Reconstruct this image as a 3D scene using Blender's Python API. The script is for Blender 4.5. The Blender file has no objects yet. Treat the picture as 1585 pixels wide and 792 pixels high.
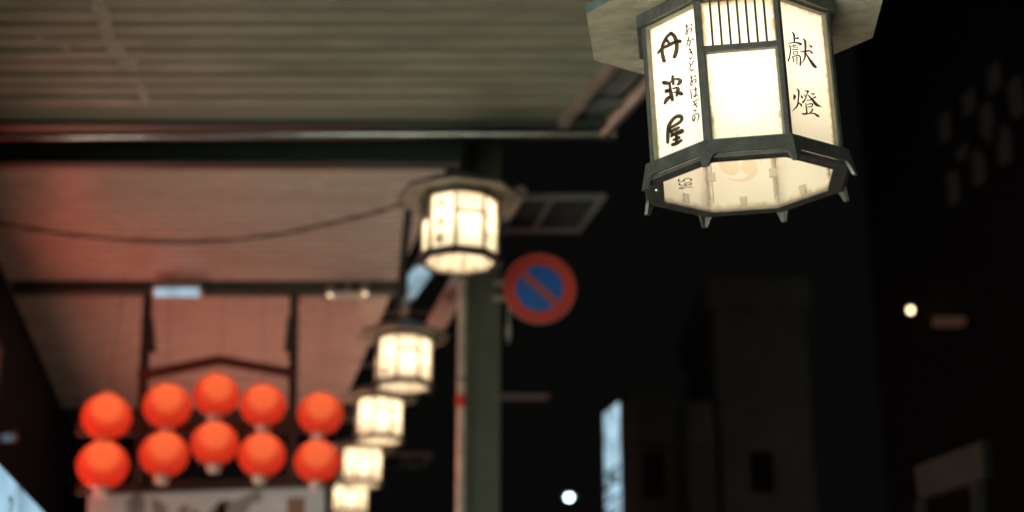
import bpy, math, random
import numpy as np
from mathutils import Vector, Matrix
from mathutils.geometry import tessellate_polygon
random.seed(7)
SC = bpy.context.scene
COL = SC.collection
R = math.radians

# ------------------------------------------------------------------ camera
F, CX, CY = 2400.0, 792.5, 396.0          # focal length and centre in photo pixels
PITCH = R(17.5)
CAMZ = 1.70
cam_d = bpy.data.cameras.new('camera')
cam = bpy.data.objects.new('camera', cam_d)
COL.objects.link(cam)
cam.location = (0, 0, CAMZ)
cam.rotation_euler = (R(90) + PITCH, 0, 0)
cam_d.sensor_width = 36.0
cam_d.lens = F / 1585.0 * 36.0
cam_d.clip_start = 0.05
cam_d.clip_end = 2000
cam_d.dof.use_dof = True
cam_d.dof.focus_distance = 4.36
cam_d.dof.aperture_fstop = 1.5
SC.camera = cam

# ------------------------------------------------------------------ night sky
w = bpy.data.worlds.new('World')
SC.world = w
w.use_nodes = True
bg = w.node_tree.nodes['Background']
bg.inputs['Color'].default_value = (1.0, 0.97, 0.90, 1)
bg.inputs['Strength'].default_value = 0.0026

SC.view_settings.view_transform = 'Standard'
SC.view_settings.look = 'None'
SC.view_settings.exposure = 0.0
SC.view_settings.gamma = 1.0
SC.view_settings.use_curve_mapping = False
SC.render.engine = 'CYCLES'
SC.cycles.use_denoising = True
SC.cycles.max_bounces = 10
SC.cycles.diffuse_bounces = 5
SC.cycles.glossy_bounces = 4
SC.cycles.transmission_bounces = 6
SC.cycles.transparent_max_bounces = 12
SC.cycles.sample_clamp_indirect = 6.0
SC.cycles.caustics_reflective = False
SC.cycles.caustics_refractive = False

# strengths of the lamps and of a red glow added out of view
S_LANTERN = 66.0
S_RED = 3.4
S_SHOP = 13.5
S_SHOP_WARM = 7.0
S_ADDED_RED = 13.5

# ------------------------------------------------------------------ helpers
def ray(px, py):
    u = CY - py
    return Vector((px - CX, F * math.cos(PITCH) - u * math.sin(PITCH), F * math.sin(PITCH) + u * math.cos(PITCH)))
def at_depth(px, py, d):                    # metres along the lens axis
    r = ray(px, py) * (d / F)
    return r + Vector((0, 0, CAMZ))
def at_y(px, py, Y):                        # metres ahead
    r = ray(px, py)
    return r * (Y / r.y) + Vector((0, 0, CAMZ))
def at_z(px, py, Z):
    r = ray(px, py)
    return r * ((Z - CAMZ) / r.z) + Vector((0, 0, CAMZ))

class MB:
    def __init__(s):
        s.v = []; s.f = []; s.m = []; s.uv = {}
    def add(s, vs, fs, mi=0):
        o = len(s.v)
        s.v += [tuple(p) for p in vs]
        for f in fs:
            s.f.append([i + o for i in f]); s.m.append(mi)
        return s
    def box(s, x0, x1, y0, y1, z0, z1, fn=None, mi=0):
        vs = [(x, y, z) for z in (z0, z1) for y in (y0, y1) for x in (x0, x1)]
        if fn: vs = [fn(*p) for p in vs]
        return s.add(vs, [(0, 2, 3, 1), (4, 5, 7, 6), (0, 1, 5, 4), (2, 6, 7, 3), (0, 4, 6, 2), (1, 3, 7, 5)], mi)
    def bar(s, a, b, wd, ht, up=(0, 0, 1), mi=0):      # rectangular bar from a to b
        a, b = Vector(a), Vector(b)
        d = (b - a).normalized()
        x = d.cross(Vector(up)).normalized(); z = x.cross(d)
        L = (b - a).length
        return s.box(-wd / 2, wd / 2, 0, L, -ht / 2, ht / 2, lambda p, q, r: a + x * p + d * q + z * r, mi)
    def prism(s, poly, z0, z1, mi=0, fn=None):         # 2D polygon extruded in z
        n = len(poly)
        vs = [(p[0], p[1], z0) for p in poly] + [(p[0], p[1], z1) for p in poly]
        if fn: vs = [fn(*p) for p in vs]
        tris = tessellate_polygon([[Vector((p[0], p[1], 0)) for p in poly]])
        fs = [tuple(reversed(t)) for t in tris] + [tuple(i + n for i in t) for t in tris]
        fs += [(i, (i + 1) % n, (i + 1) % n + n, i + n) for i in range(n)]
        return s.add(vs, fs, mi)
    def tube(s, pts, r, n=10, cap=True, mi=0):
        pts = [Vector(p) for p in pts]
        rr = r if isinstance(r, (list, tuple)) else [r] * len(pts)
        vs = []; ref = None
        for i, p in enumerate(pts):
            d = (pts[min(i + 1, len(pts) - 1)] - pts[max(i - 1, 0)]).normalized()
            if ref is None:
                ref = d.cross(Vector((0.3, 0.9, 0.2))).normalized()
            ref = (ref - d * ref.dot(d)).normalized()
            b = d.cross(ref)
            for k in range(n):
                a = 2 * math.pi * k / n
                vs.append(p + (ref * math.cos(a) + b * math.sin(a)) * rr[i])
        fs = []
        for i in range(len(pts) - 1):
            for k in range(n):
                k2 = (k + 1) % n
                fs.append((i * n + k, i * n + k2, (i + 1) * n + k2, (i + 1) * n + k))
        if cap:
            fs.append(tuple(range(n - 1, -1, -1)))
            fs.append(tuple((len(pts) - 1) * n + k for k in range(n)))
        return s.add(vs, fs, mi)
    def lathe(s, prof, n=24, c=(0, 0, 0), mi=0, rot=0.0):   # prof: (r, z)
        vs = []; fs = []
        for r, z in prof:
            for k in range(n):
                a = 2 * math.pi * k / n + rot
                vs.append((c[0] + r * math.cos(a), c[1] + r * math.sin(a), c[2] + z))
        for i in range(len(prof) - 1):
            for k in range(n):
                k2 = (k + 1) % n
                fs.append((i * n + k, i * n + k2, (i + 1) * n + k2, (i + 1) * n + k))
        return s.add(vs, fs, mi)
    def ring(s, a_in, a_out, z0, z1, n=8, mi=0):           # mitred polygonal ring, a_* = apothems
        q = math.cos(math.pi / n)
        vs = []
        for a, z in ((a_out, z0), (a_out, z1), (a_in, z1), (a_in, z0)):
            for k in range(n):
                t = math.pi / n + 2 * math.pi * k / n
                vs.append((a / q * math.cos(t), a / q * math.sin(t), z))
        fs = []
        for j in range(4):
            j2 = (j + 1) % 4
            for k in range(n):
                k2 = (k + 1) % n
                fs.append((j * n + k, j * n + k2, j2 * n + k2, j2 * n + k))
        return s.add(vs, fs, mi)
    def build(s, name, mats, parent=None, smooth=None, bevel=None, uv=None):
        me = bpy.data.meshes.new(name)
        me.from_pydata(s.v, [], s.f)
        mats = mats if isinstance(mats, (list, tuple)) else [mats]
        for m in mats: me.materials.append(m)
        if len(mats) > 1:
            me.polygons.foreach_set('material_index', s.m)
        if uv:
            ul = me.uv_layers.new(name='UVMap')
            for lp in me.loops:
                ul.data[lp.index].uv = uv(me.vertices[lp.vertex_index].co)
        me.update()
        if smooth is not None:
            me.shade_smooth()
            me.set_sharp_from_angle(angle=R(smooth))
        o = bpy.data.objects.new(name, me)
        COL.objects.link(o)
        if parent: o.parent = parent
        if bevel:
            b = o.modifiers.new('bevel', 'BEVEL'); b.width = bevel; b.segments = 2; b.limit_method = 'ANGLE'; b.angle_limit = R(40)
        return o

def thing(name, label, cat, loc=(0, 0, 0), group=None):
    o = bpy.data.objects.new(name, None)
    COL.objects.link(o)
    o.empty_display_size = 0.2
    o.location = loc
    o['label'] = label; o['category'] = cat
    if group: o['group'] = group
    return o
def tag(o, label, cat, group=None):
    o['label'] = label; o['category'] = cat
    if group: o['group'] = group
    return o
def struct(o):
    o['kind'] = 'structure'; return o

# ------------------------------------------------------------------ materials
def base_mat(name):
    m = bpy.data.materials.new(name); m.use_nodes = True
    nt = m.node_tree
    return m, nt, nt.nodes['Principled BSDF']
def paint(name, col, rough=0.5, metal=0.0, var=None, scale=4.0, detail=6.0, stretch=(1, 1, 1), bump=0.0, bscale=40.0, spec=0.5, lo=0.38, hi=0.66, rvar=0.0):
    m, nt, b = base_mat(name)
    b.inputs['Roughness'].default_value = rough
    b.inputs['Metallic'].default_value = metal
    b.inputs['Specular IOR Level'].default_value = spec
    b.inputs['Base Color'].default_value = (*col, 1)
    tc = nt.nodes.new('ShaderNodeTexCoord')
    mp = nt.nodes.new('ShaderNodeMapping'); mp.inputs['Scale'].default_value = stretch
    nt.links.new(tc.outputs['Object'], mp.inputs['Vector'])
    if var is not None:
        n = nt.nodes.new('ShaderNodeTexNoise'); n.inputs['Scale'].default_value = scale; n.inputs['Detail'].default_value = detail
        n.inputs['Roughness'].default_value = 0.65
        nt.links.new(mp.outputs['Vector'], n.inputs['Vector'])
        r = nt.nodes.new('ShaderNodeValToRGB')
        r.color_ramp.elements[0].position = lo; r.color_ramp.elements[1].position = hi
        r.color_ramp.elements[0].color = (*var, 1); r.color_ramp.elements[1].color = (*col, 1)
        nt.links.new(n.outputs['Fac'], r.inputs['Fac'])
        nt.links.new(r.outputs['Color'], b.inputs['Base Color'])
        if rvar:
            mr = nt.nodes.new('ShaderNodeMapRange')
            mr.inputs['From Min'].default_value = 0.3; mr.inputs['From Max'].default_value = 0.7
            mr.inputs['To Min'].default_value = rough + rvar; mr.inputs['To Max'].default_value = rough - rvar
            nt.links.new(n.outputs['Fac'], mr.inputs['Value'])
            nt.links.new(mr.outputs['Result'], b.inputs['Roughness'])
    if bump:
        n2 = nt.nodes.new('ShaderNodeTexNoise'); n2.inputs['Scale'].default_value = bscale; n2.inputs['Detail'].default_value = 4
        nt.links.new(mp.outputs['Vector'], n2.inputs['Vector'])
        bp = nt.nodes.new('ShaderNodeBump'); bp.inputs['Strength'].default_value = bump; bp.inputs['Distance'].default_value = 0.01
        nt.links.new(n2.outputs['Fac'], bp.inputs['Height'])
        nt.links.new(bp.outputs['Normal'], b.inputs['Normal'])
    return m
def glow(name, col, strength, var=0.0, scale=3.0, dark=0.5):
    m, nt, b = base_mat(name)
    b.inputs['Base Color'].default_value = (*[c * dark for c in col], 1)
    b.inputs['Emission Color'].default_value = (*col, 1)
    b.inputs['Emission Strength'].default_value = strength
    if var:
        tc = nt.nodes.new('ShaderNodeTexCoord')
        n = nt.nodes.new('ShaderNodeTexNoise'); n.inputs['Scale'].default_value = scale
        mr = nt.nodes.new('ShaderNodeMapRange')
        mr.inputs['From Min'].default_value = 0.3; mr.inputs['From Max'].default_value = 0.7
        mr.inputs['To Min'].default_value = strength * (1 - var); mr.inputs['To Max'].default_value = strength * (1 + var)
        nt.links.new(tc.outputs['Object'], n.inputs['Vector'])
        nt.links.new(n.outputs['Fac'], mr.inputs['Value'])
        nt.links.new(mr.outputs['Result'], b.inputs['Emission Strength'])
    return m
def opal(name, diff, trans, mix=0.6, stain=False, gloss=0.012, see=0.0, see_col=(1, 1, 1)):
    """sheet that scatters lamp light through; optional grime along the edges of the sheet (UV)"""
    m = bpy.data.materials.new(name); m.use_nodes = True
    nt = m.node_tree; nt.nodes.clear()
    out = nt.nodes.new('ShaderNodeOutputMaterial')
    d = nt.nodes.new('ShaderNodeBsdfDiffuse'); t = nt.nodes.new('ShaderNodeBsdfTranslucent')
    d.inputs['Color'].default_value = (*diff, 1); t.inputs['Color'].default_value = (*trans, 1)
    mx = nt.nodes.new('ShaderNodeMixShader'); mx.inputs['Fac'].default_value = mix
    nt.links.new(d.outputs[0], mx.inputs[1]); nt.links.new(t.outputs[0], mx.inputs[2])
    g = nt.nodes.new('ShaderNodeBsdfGlossy'); g.inputs['Roughness'].default_value = 0.25
    mg = nt.nodes.new('ShaderNodeMixShader'); mg.inputs['Fac'].default_value = gloss
    nt.links.new(mx.outputs[0], mg.inputs[1]); nt.links.new(g.outputs[0], mg.inputs[2])
    nt.links.new(mg.outputs[0], out.inputs['Surface'])
    if see:
        tr = nt.nodes.new('ShaderNodeBsdfRefraction'); tr.inputs['Color'].default_value = (*see_col, 1); tr.inputs['Roughness'].default_value = 0.62; tr.inputs['IOR'].default_value = 1.35
        ms = nt.nodes.new('ShaderNodeMixShader'); ms.inputs['Fac'].default_value = see
        nt.links.new(mg.outputs[0], ms.inputs[1]); nt.links.new(tr.outputs[0], ms.inputs[2])
        nt.links.new(ms.outputs[0], out.inputs['Surface'])
    if stain:
        uv = nt.nodes.new('ShaderNodeUVMap'); uv.uv_map = 'UVMap'
        sp = nt.nodes.new('ShaderNodeSeparateXYZ'); nt.links.new(uv.outputs['UV'], sp.inputs[0])
        def edge(sock, span):
            a = nt.nodes.new('ShaderNodeMath'); a.operation = 'SUBTRACT'; a.inputs[1].default_value = 0.5; nt.links.new(sock, a.inputs[0])
            b = nt.nodes.new('ShaderNodeMath'); b.operation = 'ABSOLUTE'; nt.links.new(a.outputs[0], b.inputs[0])
            c = nt.nodes.new('ShaderNodeMath'); c.operation = 'SUBTRACT'; c.inputs[0].default_value = 0.5; nt.links.new(b.outputs[0], c.inputs[1])
            e = nt.nodes.new('ShaderNodeMath'); e.operation = 'MULTIPLY'; e.inputs[1].default_value = span; nt.links.new(c.outputs[0], e.inputs[0])
            return e.outputs[0]
        mn = nt.nodes.new('ShaderNodeMath'); mn.operation = 'MINIMUM'
        nt.links.new(edge(sp.outputs[0], 0.2), mn.inputs[0]); nt.links.new(edge(sp.outputs[1], 0.38), mn.inputs[1])
        n = nt.nodes.new('ShaderNodeTexNoise'); n.inputs['Scale'].default_value = 45; n.inputs['Detail'].default_value = 5
        tc = nt.nodes.new('ShaderNodeTexCoord'); nt.links.new(tc.outputs['Object'], n.inputs['Vector'])
        ml = nt.nodes.new('ShaderNodeMath'); ml.operation = 'MULTIPLY_ADD'; ml.inputs[1].default_value = -0.021; nt.links.new(n.outputs['Fac'], ml.inputs[0]); nt.links.new(mn.outputs[0], ml.inputs[2])
        mr = nt.nodes.new('ShaderNodeMapRange'); mr.inputs['From Min'].default_value = -0.008; mr.inputs['From Max'].default_value = 0.0045
        nt.links.new(ml.outputs[0], mr.inputs['Value'])
        # sparse specks
        n2 = nt.nodes.new('ShaderNodeTexVoronoi'); n2.inputs['Scale'].default_value = 26
        nt.links.new(tc.outputs['Object'], n2.inputs['Vector'])
        gt = nt.nodes.new('ShaderNodeMapRange'); gt.inputs['From Min'].default_value = 0.035; gt.inputs['From Max'].default_value = 0.07
        gt.inputs['To Min'].default_value = 0.35
        nt.links.new(n2.outputs['Distance'], gt.inputs['Value'])
        mm = nt.nodes.new('ShaderNodeMath'); mm.operation = 'MULTIPLY'
        nt.links.new(mr.outputs[0], mm.inputs[0]); nt.links.new(gt.outputs[0], mm.inputs[1])
        for node, col in ((d, diff), (t, trans)):
            mc = nt.nodes.new('ShaderNodeMix'); mc.data_type = 'RGBA'
            mc.inputs['A'].default_value = (col[0] * 0.45, col[1] * 0.30, col[2] * 0.16, 1)
            mc.inputs['B'].default_value = (*col, 1)
            nt.links.new(mm.outputs[0], mc.inputs['Factor'])
            nt.links.new(mc.outputs['Result'], node.inputs['Color'])
    return m
def clear(name, tint=(0.96, 0.95, 0.92), milky=0.06, gr=0.08):
    m = bpy.data.materials.new(name); m.use_nodes = True
    nt = m.node_tree; nt.nodes.clear()
    out = nt.nodes.new('ShaderNodeOutputMaterial')
    t = nt.nodes.new('ShaderNodeBsdfTransparent'); t.inputs['Color'].default_value = (*tint, 1)
    d = nt.nodes.new('ShaderNodeBsdfTranslucent'); d.inputs['Color'].default_value = (0.9, 0.85, 0.75, 1)
    g = nt.nodes.new('ShaderNodeBsdfGlossy'); g.inputs['Roughness'].default_value = gr
    a = nt.nodes.new('ShaderNodeMixShader'); a.inputs['Fac'].default_value = milky
    b = nt.nodes.new('ShaderNodeMixShader'); b.inputs['Fac'].default_value = 0.04
    nt.links.new(t.outputs[0], a.inputs[1]); nt.links.new(d.outputs[0], a.inputs[2])
    nt.links.new(a.outputs[0], b.inputs[1]); nt.links.new(g.outputs[0], b.inputs[2])
    nt.links.new(b.outputs[0], out.inputs['Surface'])
    return m

M = {}
M['frame'] = paint('dark_green_grey_paint', (0.066, 0.060, 0.060), 0.45, var=(0.032, 0.031, 0.033), scale=22, bump=0.15, bscale=160, rvar=0.1)
M['frame_in'] = paint('inner_trim_paint', (0.22, 0.19, 0.14), 0.5, var=(0.15, 0.12, 0.09), scale=18)
M['hat'] = paint('weathered_hood_metal', (0.30, 0.275, 0.225), 0.46, var=(0.17, 0.155, 0.125), scale=11, stretch=(1, 1.8, 1), bump=0.15, bscale=30, lo=0.32, hi=0.58, rvar=0.12)
M['hat_edge'] = paint('hood_rim_paint', (0.10, 0.12, 0.125), 0.4, var=(0.06, 0.07, 0.075), scale=20)
M['opal'] = opal('opal_sheet', (0.86, 0.845, 0.80), (0.96, 0.90, 0.775), 0.46, True)
M['opal_mark'] = opal('opal_sheet_white_print', (0.93, 0.92, 0.90), (1.0, 0.985, 0.95), 0.49)
M['opal_back'] = opal('opal_sheet_backside', (0.58, 0.51, 0.41), (0.9, 0.8, 0.66), 0.46)
M['clear'] = clear('clear_sheet', (0.96, 0.95, 0.92), 0.13)
M['ink_brown'] = opal('brown_black_ink', (0.05, 0.04, 0.034), (0.085, 0.060, 0.044), 0.7)
M['ink'] = opal('black_ink', (0.03, 0.022, 0.018), (0.045, 0.025, 0.018), 0.7)
M['ink_solid'] = paint('black_sticker', (0.02, 0.016, 0.014), 0.6, spec=0.2)
M['bulb'] = glow('warm_lamp_tube', (1.0, 0.86, 0.66), S_LANTERN)
M['steel'] = paint('dark_iron', (0.03, 0.03, 0.03), 0.45, 0.3)
M['brass'] = paint('old_brass', (0.45, 0.33, 0.18), 0.35, 0.6)
M['screw'] = paint('zinc_screw', (0.5, 0.5, 0.5), 0.3, 0.9)
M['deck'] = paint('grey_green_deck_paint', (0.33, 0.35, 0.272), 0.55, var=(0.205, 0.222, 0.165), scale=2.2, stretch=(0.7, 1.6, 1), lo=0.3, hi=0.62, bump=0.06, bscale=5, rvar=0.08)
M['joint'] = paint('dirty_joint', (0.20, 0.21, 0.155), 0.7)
M['joint_warm'] = paint('dirty_cream_joint', (0.30, 0.27, 0.23), 0.6)  # grime colour in the grooves of the cream roofs
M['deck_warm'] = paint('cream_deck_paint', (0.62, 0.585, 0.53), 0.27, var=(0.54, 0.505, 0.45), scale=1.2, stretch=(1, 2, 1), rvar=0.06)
M['peel'] = paint('bare_peeled_paint', (0.46, 0.46, 0.38), 0.7, var=(0.30, 0.30, 0.24), scale=12)
M['beam'] = paint('dark_green_beam_paint', (0.030, 0.040, 0.033), 0.42, var=(0.020, 0.027, 0.022), scale=5)
M['trim'] = paint('aluminium_trim', (0.30, 0.29, 0.28), 0.22, 0.95, var=(0.20, 0.195, 0.19), scale=6)
M['gutter'] = paint('grey_gutter_metal', (0.52, 0.47, 0.41), 0.32, 0.45, var=(0.38, 0.33, 0.28), scale=5)
M['post'] = paint('moss_green_post_paint', (0.064, 0.074, 0.052), 0.5, var=(0.042, 0.050, 0.035), scale=4)
M['pipe'] = paint('pale_glossy_pipe', (0.74, 0.66, 0.56), 0.28, 0.45, var=(0.5, 0.46, 0.41), scale=7)
M['redtape'] = paint('red_tape', (0.55, 0.03, 0.02), 0.4)
M['cable'] = paint('brown_cable', (0.12, 0.075, 0.055), 0.5)
M['wood_red'] = paint('red_brown_timber', (0.085, 0.022, 0.014), 0.5, var=(0.05, 0.014, 0.01), scale=8)
M['redskin'] = opal('red_lantern_skin', (0.55, 0.036, 0.022), (0.86, 0.088, 0.050), 0.62, gloss=0.0, see=0.09, see_col=(1.0, 0.40, 0.17))
M['redbulb'] = glow('red_lantern_bulb', (1.0, 0.82, 0.55), S_RED)
M['cap'] = paint('pale_lantern_cap', (0.62, 0.57, 0.50), 0.4)
M['cover'] = clear('clear_plastic_cover', (0.88, 0.86, 0.86), 0.03, 0.2)
M['board'] = paint('pale_signboard', (0.50, 0.62, 0.68), 0.5, var=(0.44, 0.54, 0.58), scale=2)
M['board_ink'] = paint('faded_green_ink', (0.20, 0.24, 0.24), 0.6)
M['board_brown'] = paint('brown_seal_print', (0.20, 0.13, 0.09), 0.6)
M['sign_red'] = paint('sign_red', (0.60, 0.050, 0.034), 0.42, var=(0.52, 0.05, 0.034), scale=6)
M['sign_blue'] = paint('sign_blue', (0.022, 0.14, 0.52), 0.3, var=(0.02, 0.12, 0.46), scale=5)
M['sign_bar'] = paint('sign_faded_red', (0.42, 0.085, 0.05), 0.42)
M['zinc'] = paint('zinc_grey', (0.30, 0.30, 0.29), 0.4, 0.6)
M['gutter_pale'] = paint('pale_gutter_paint', (0.60, 0.53, 0.45), 0.35, 0.1, var=(0.45, 0.39, 0.32), scale=5)
M['glassframe'] = paint('grey_frame_metal', (0.20, 0.21, 0.21), 0.4, 0.3)
M['glasspane'] = paint('dirty_dark_glass', (0.05, 0.055, 0.05), 0.25, var=(0.03, 0.035, 0.03), scale=6)
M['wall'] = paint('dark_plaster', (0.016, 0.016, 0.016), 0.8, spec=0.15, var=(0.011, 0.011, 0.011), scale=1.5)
M['stucco'] = paint('grey_stucco', (0.22, 0.22, 0.22), 0.85, var=(0.16, 0.16, 0.16), scale=0.8, bump=0.2, bscale=8)
M['stucco_dark'] = paint('dark_stucco', (0.13, 0.13, 0.13), 0.85, var=(0.095, 0.095, 0.095), scale=0.8)
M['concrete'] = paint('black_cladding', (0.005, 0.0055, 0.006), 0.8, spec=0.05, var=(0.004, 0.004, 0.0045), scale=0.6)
M['portal'] = paint('grey_portal_paint', (0.017, 0.018, 0.019), 0.8, spec=0.2, var=(0.032, 0.033, 0.032), scale=1.5)
M['window_dark'] = paint('dark_window_glass', (0.008, 0.008, 0.009), 0.15)
M['window_dim'] = glow('dim_window_light', (1.0, 0.93, 0.80), 0.0034, dark=0.01)
M['shop_cool'] = glow('shop_window_light', (0.87, 1.0, 0.76), S_SHOP, 0.3, 0.8)
M['shop_warm'] = glow('warm_shop_window_light', (1.0, 0.84, 0.67), S_SHOP_WARM, 0.3, 0.8)
M['added_red'] = glow('added_red_light', (1.0, 0.10, 0.04), S_ADDED_RED)  # unseen glow, added to redden the arcade roofs from below
M['added_rose'] = glow('added_rose_light', (1.0, 0.13, 0.06), 1.7)  # red glow put in for its reflection in the roof end trim
M['added_red_high'] = glow('added_high_red_light', (1.0, 0.10, 0.04), 5.5)  # unseen glow, added for a red patch near the wall
M['blue_light'] = glow('pale_blue_lightbox', (0.36, 0.62, 0.78), 0.85, 0.25, 2.2)
M['blue_sign'] = glow('blue_lightbox', (0.40, 0.64, 0.78), 0.9, 0.5, 2.2)
M['blue_ink'] = paint('blue_sign_ink', (0.02, 0.05, 0.09), 0.5)
M['red_ink'] = paint('red_sign_ink', (0.42, 0.05, 0.03), 0.5)
M['tube'] = glow('cool_tube_light', (0.40, 0.64, 0.78), 0.68, 0.5, 2.5)
M['tube_dim'] = glow('dim_tube_light', (0.30, 0.40, 0.52), 0.25)
M['spot'] = glow('warm_spot_bulb', (1.0, 0.76, 0.45), 2.2)
M['lamp_white'] = glow('white_street_lamp', (0.62, 0.88, 1.0), 20.0)
M['lamp_warm'] = glow('warm_wall_lamp', (1.0, 0.70, 0.38), 6.0)
M['lamp_orange'] = glow('orange_strip_window', (1.0, 0.50, 0.30), 0.032, dark=0.02)
M['asphalt'] = paint('asphalt', (0.05, 0.05, 0.052), 0.8, var=(0.035, 0.035, 0.037), scale=8, bump=0.3, bscale=60)
M['paving'] = paint('paving_stone', (0.26, 0.25, 0.23), 0.7, var=(0.19, 0.185, 0.17), scale=3)
M['kerb'] = paint('kerb_stone', (0.32, 0.31, 0.29), 0.75)
M['roadpaint'] = paint('white_road_paint', (0.75, 0.75, 0.72), 0.6)

# ------------------------------------------------------------------ ground, road, pavement
SL = -0.185                                    # the street drifts to the left going away
def street(x, y): return x + SL * (y - 11.6)
struct(MB().box(-600, 600, -600, 600, -0.5, 0.0).build('ground', M['asphalt']))
mb = MB(); mb.add([(street(0.9, -20), -20, 0.004), (street(14, -20), -20, 0.004), (street(14, 90), 90, 0.004), (street(0.9, 90), 90, 0.004)], [(0, 1, 2, 3)])
struct(mb.build('road', M['asphalt']))
mb = MB()
mb.prism([(street(-4.4, -20), -20), (street(0.75, -20), -20), (street(0.75, 90), 90), (street(-4.4, 90), 90)], 0.002, 0.14)
struct(mb.build('pavement', M['paving']))
mb = MB()
mb.prism([(street(0.75, -20), -20), (street(0.9, -20), -20), (street(0.9, 90), 90), (street(0.75, 90), 90)], 0.002, 0.15)
struct(mb.build('kerb', M['kerb']))
mb = MB()
for i in range(12):
    y = -15 + i * 8.0
    mb.add([(street(6.9, y), y, 0.008), (street(7.05, y), y, 0.008), (street(7.05, y + 4), y + 4, 0.008), (street(6.9, y + 4), y + 4, 0.008)], [(0, 1, 2, 3)])
struct(mb.build('road_markings', M['roadpaint']))

# ------------------------------------------------------------------ arcade building on the left
ZC = CAMZ + 4.4                                 # underside of the arcade roofs
FX = -4.45                                      # frontage line at y = 11.6
bld = thing('shop_building', 'dark shop building along the left edge behind the arcade roofs', 'building', (street(FX, 11.6), 11.6, 0))
def loc(x, y, z): return (x - street(FX, 11.6), y - 11.6, z)
mb = MB()
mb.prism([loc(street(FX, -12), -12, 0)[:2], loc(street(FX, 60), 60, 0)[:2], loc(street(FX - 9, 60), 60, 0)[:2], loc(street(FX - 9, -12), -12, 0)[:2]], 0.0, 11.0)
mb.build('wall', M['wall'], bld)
def shop_win(y0, y1, z0, z1, mat, name='shop_window'):
    m_ = MB()
    for (a, b, c, d, t0, t1) in ((y0, y1, z0, z1, 0.03, 0.05),):
        m_.prism([loc(street(FX + t0, a), a, 0)[:2], loc(street(FX + t1, a), a, 0)[:2], loc(street(FX + t1, b), b, 0)[:2], loc(street(FX + t0, b), b, 0)[:2]], c, d)
    o = m_.build(name, mat, bld)
    f_ = MB()
    for y in (y0 - 0.06, (y0 + y1) / 2, y1 + 0.06):
        f_.bar(loc(street(FX + 0.06, y), y, z0 - 0.06), loc(street(FX + 0.06, y), y, z1 + 0.06), 0.09, 0.09, (0, 1, 0))
    for z in (z0 - 0.05, z1 + 0.05):
        f_.bar(loc(street(FX + 0.062, y0), y0, z), loc(street(FX + 0.062, y1), y1, z), 0.1, 0.1)
    f_.build('window_frame', M['beam'], o)
    return o
shop_win(-10, -4.2, 0.35, 2.9, M['shop_cool'])
shop_win(-3.4, 2.4, 0.35, 2.9, M['shop_cool'])
shop_win(3.6, 8.2, 0.35, 1.6, M['added_rose'])  # window lit red to put a red reflection in the near roof trim
shop_win(9.6, 13.0, 0.35, 2.55, M['shop_warm'])
shop_win(12.6, 14.2, 4.5, 5.2, M['added_red_high'], 'added_red_panel')  # added glowing panel out of view, reddens the left of the second roof
shop_win(14.4, 19.6, 2.95, 3.7, M['added_red'], 'added_red_panel')  # added glowing panel below the view, casts red on the third roof
shop_win(15.0, 19.0, 0.35, 2.6, M['shop_warm'])
# faint tube on the wall at the left edge of the picture
p = at_y(0, 677, 17.2)
# ------------------------------------------------------------------ arcade roofs
def deck_mesh(y0, y1, xl, xr, prof, z, top, dirt=False):
    """prof: list of (y, dz) rows; xl/xr: functions of y"""
    mb = MB(); nx = 8
    vs = []; fs = []
    for (y, dz) in prof:
        for i in range(nx + 1):
            t = i / nx
            vs.append((xl(y) + (xr(y) - xl(y)) * t, y, z + dz))
    n = nx + 1
    for j in range(len(prof) - 1):
        for i in range(nx):
            fs.append((j * n + i, (j + 1) * n + i, (j + 1) * n + i + 1, j * n + i + 1))
    mb.add(vs, fs)
    if dirt:
        for q, f_ in enumerate(fs):
            j = q // nx
            if prof[j][1] > 0.0 or prof[j + 1][1] > 0.0: mb.m[q] = 1
    # upper skin
    mb.add([(xl(y0), y0, z + top), (xr(y0), y0, z + top), (xr(y1), y1, z + top), (xl(y1), y1, z + top)], [(0, 1, 2, 3)])
    mb.add([(xl(y0), y0, z + top), (xl(y0), y0, z), (xr(y0), y0, z), (xr(y0), y0, z + top)], [(0, 1, 2, 3)])
    mb.add([(xl(y1), y1, z + top), (xr(y1), y1, z + top), (xr(y1), y1, z), (xl(y1), y1, z)], [(0, 1, 2, 3)])
    mb.add([(xl(y0), y0, z), (xl(y0), y0, z + top), (xl(y1), y1, z + top), (xl(y1), y1, z)], [(0, 1, 2, 3)])
    mb.add([(xr(y0), y0, z), (xr(y1), y1, z), (xr(y1), y1, z + top), (xr(y0), y0, z + top)], [(0, 1, 2, 3)])
    return mb
# near roof: boards with open joints
N0, N1 = 2.6, 10.62
edge_a, edge_b = at_z(930, 208, ZC), at_z(1000, 132, ZC)
esl = (edge_b.x - edge_a.x) / (edge_b.y - edge_a.y)
def nxr(y): return edge_a.x + esl * (y - edge_a.y) - 0.42
def nxl(y): return street(FX, y) + 0.02
near = thing('arcade_roof', 'nearest arcade roof with grey green ribbed underside and peeling paint, above the large lantern', 'canopy', (0, 0, 0), 'roof sections of the arcade')
prof = []; y = N0; k = 0
while y < N1 - 0.25:
    pitch = 0.205 if k % 2 == 0 else 0.185
    dp = 0.050 if k % 2 == 0 else 0.025
    g = 0.050 if k % 2 == 0 else 0.034
    prof += [(y, 0), (y + pitch - g, 0.0), (y + pitch - g * 0.7, dp), (y + pitch - g * 0.25, dp)]
    y += pitch; k += 1
prof.append((N1, 0))
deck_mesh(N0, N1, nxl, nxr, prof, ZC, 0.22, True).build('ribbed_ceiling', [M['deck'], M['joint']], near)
mb = MB()                                        # peeled stripes, sheets just under the boards
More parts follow.
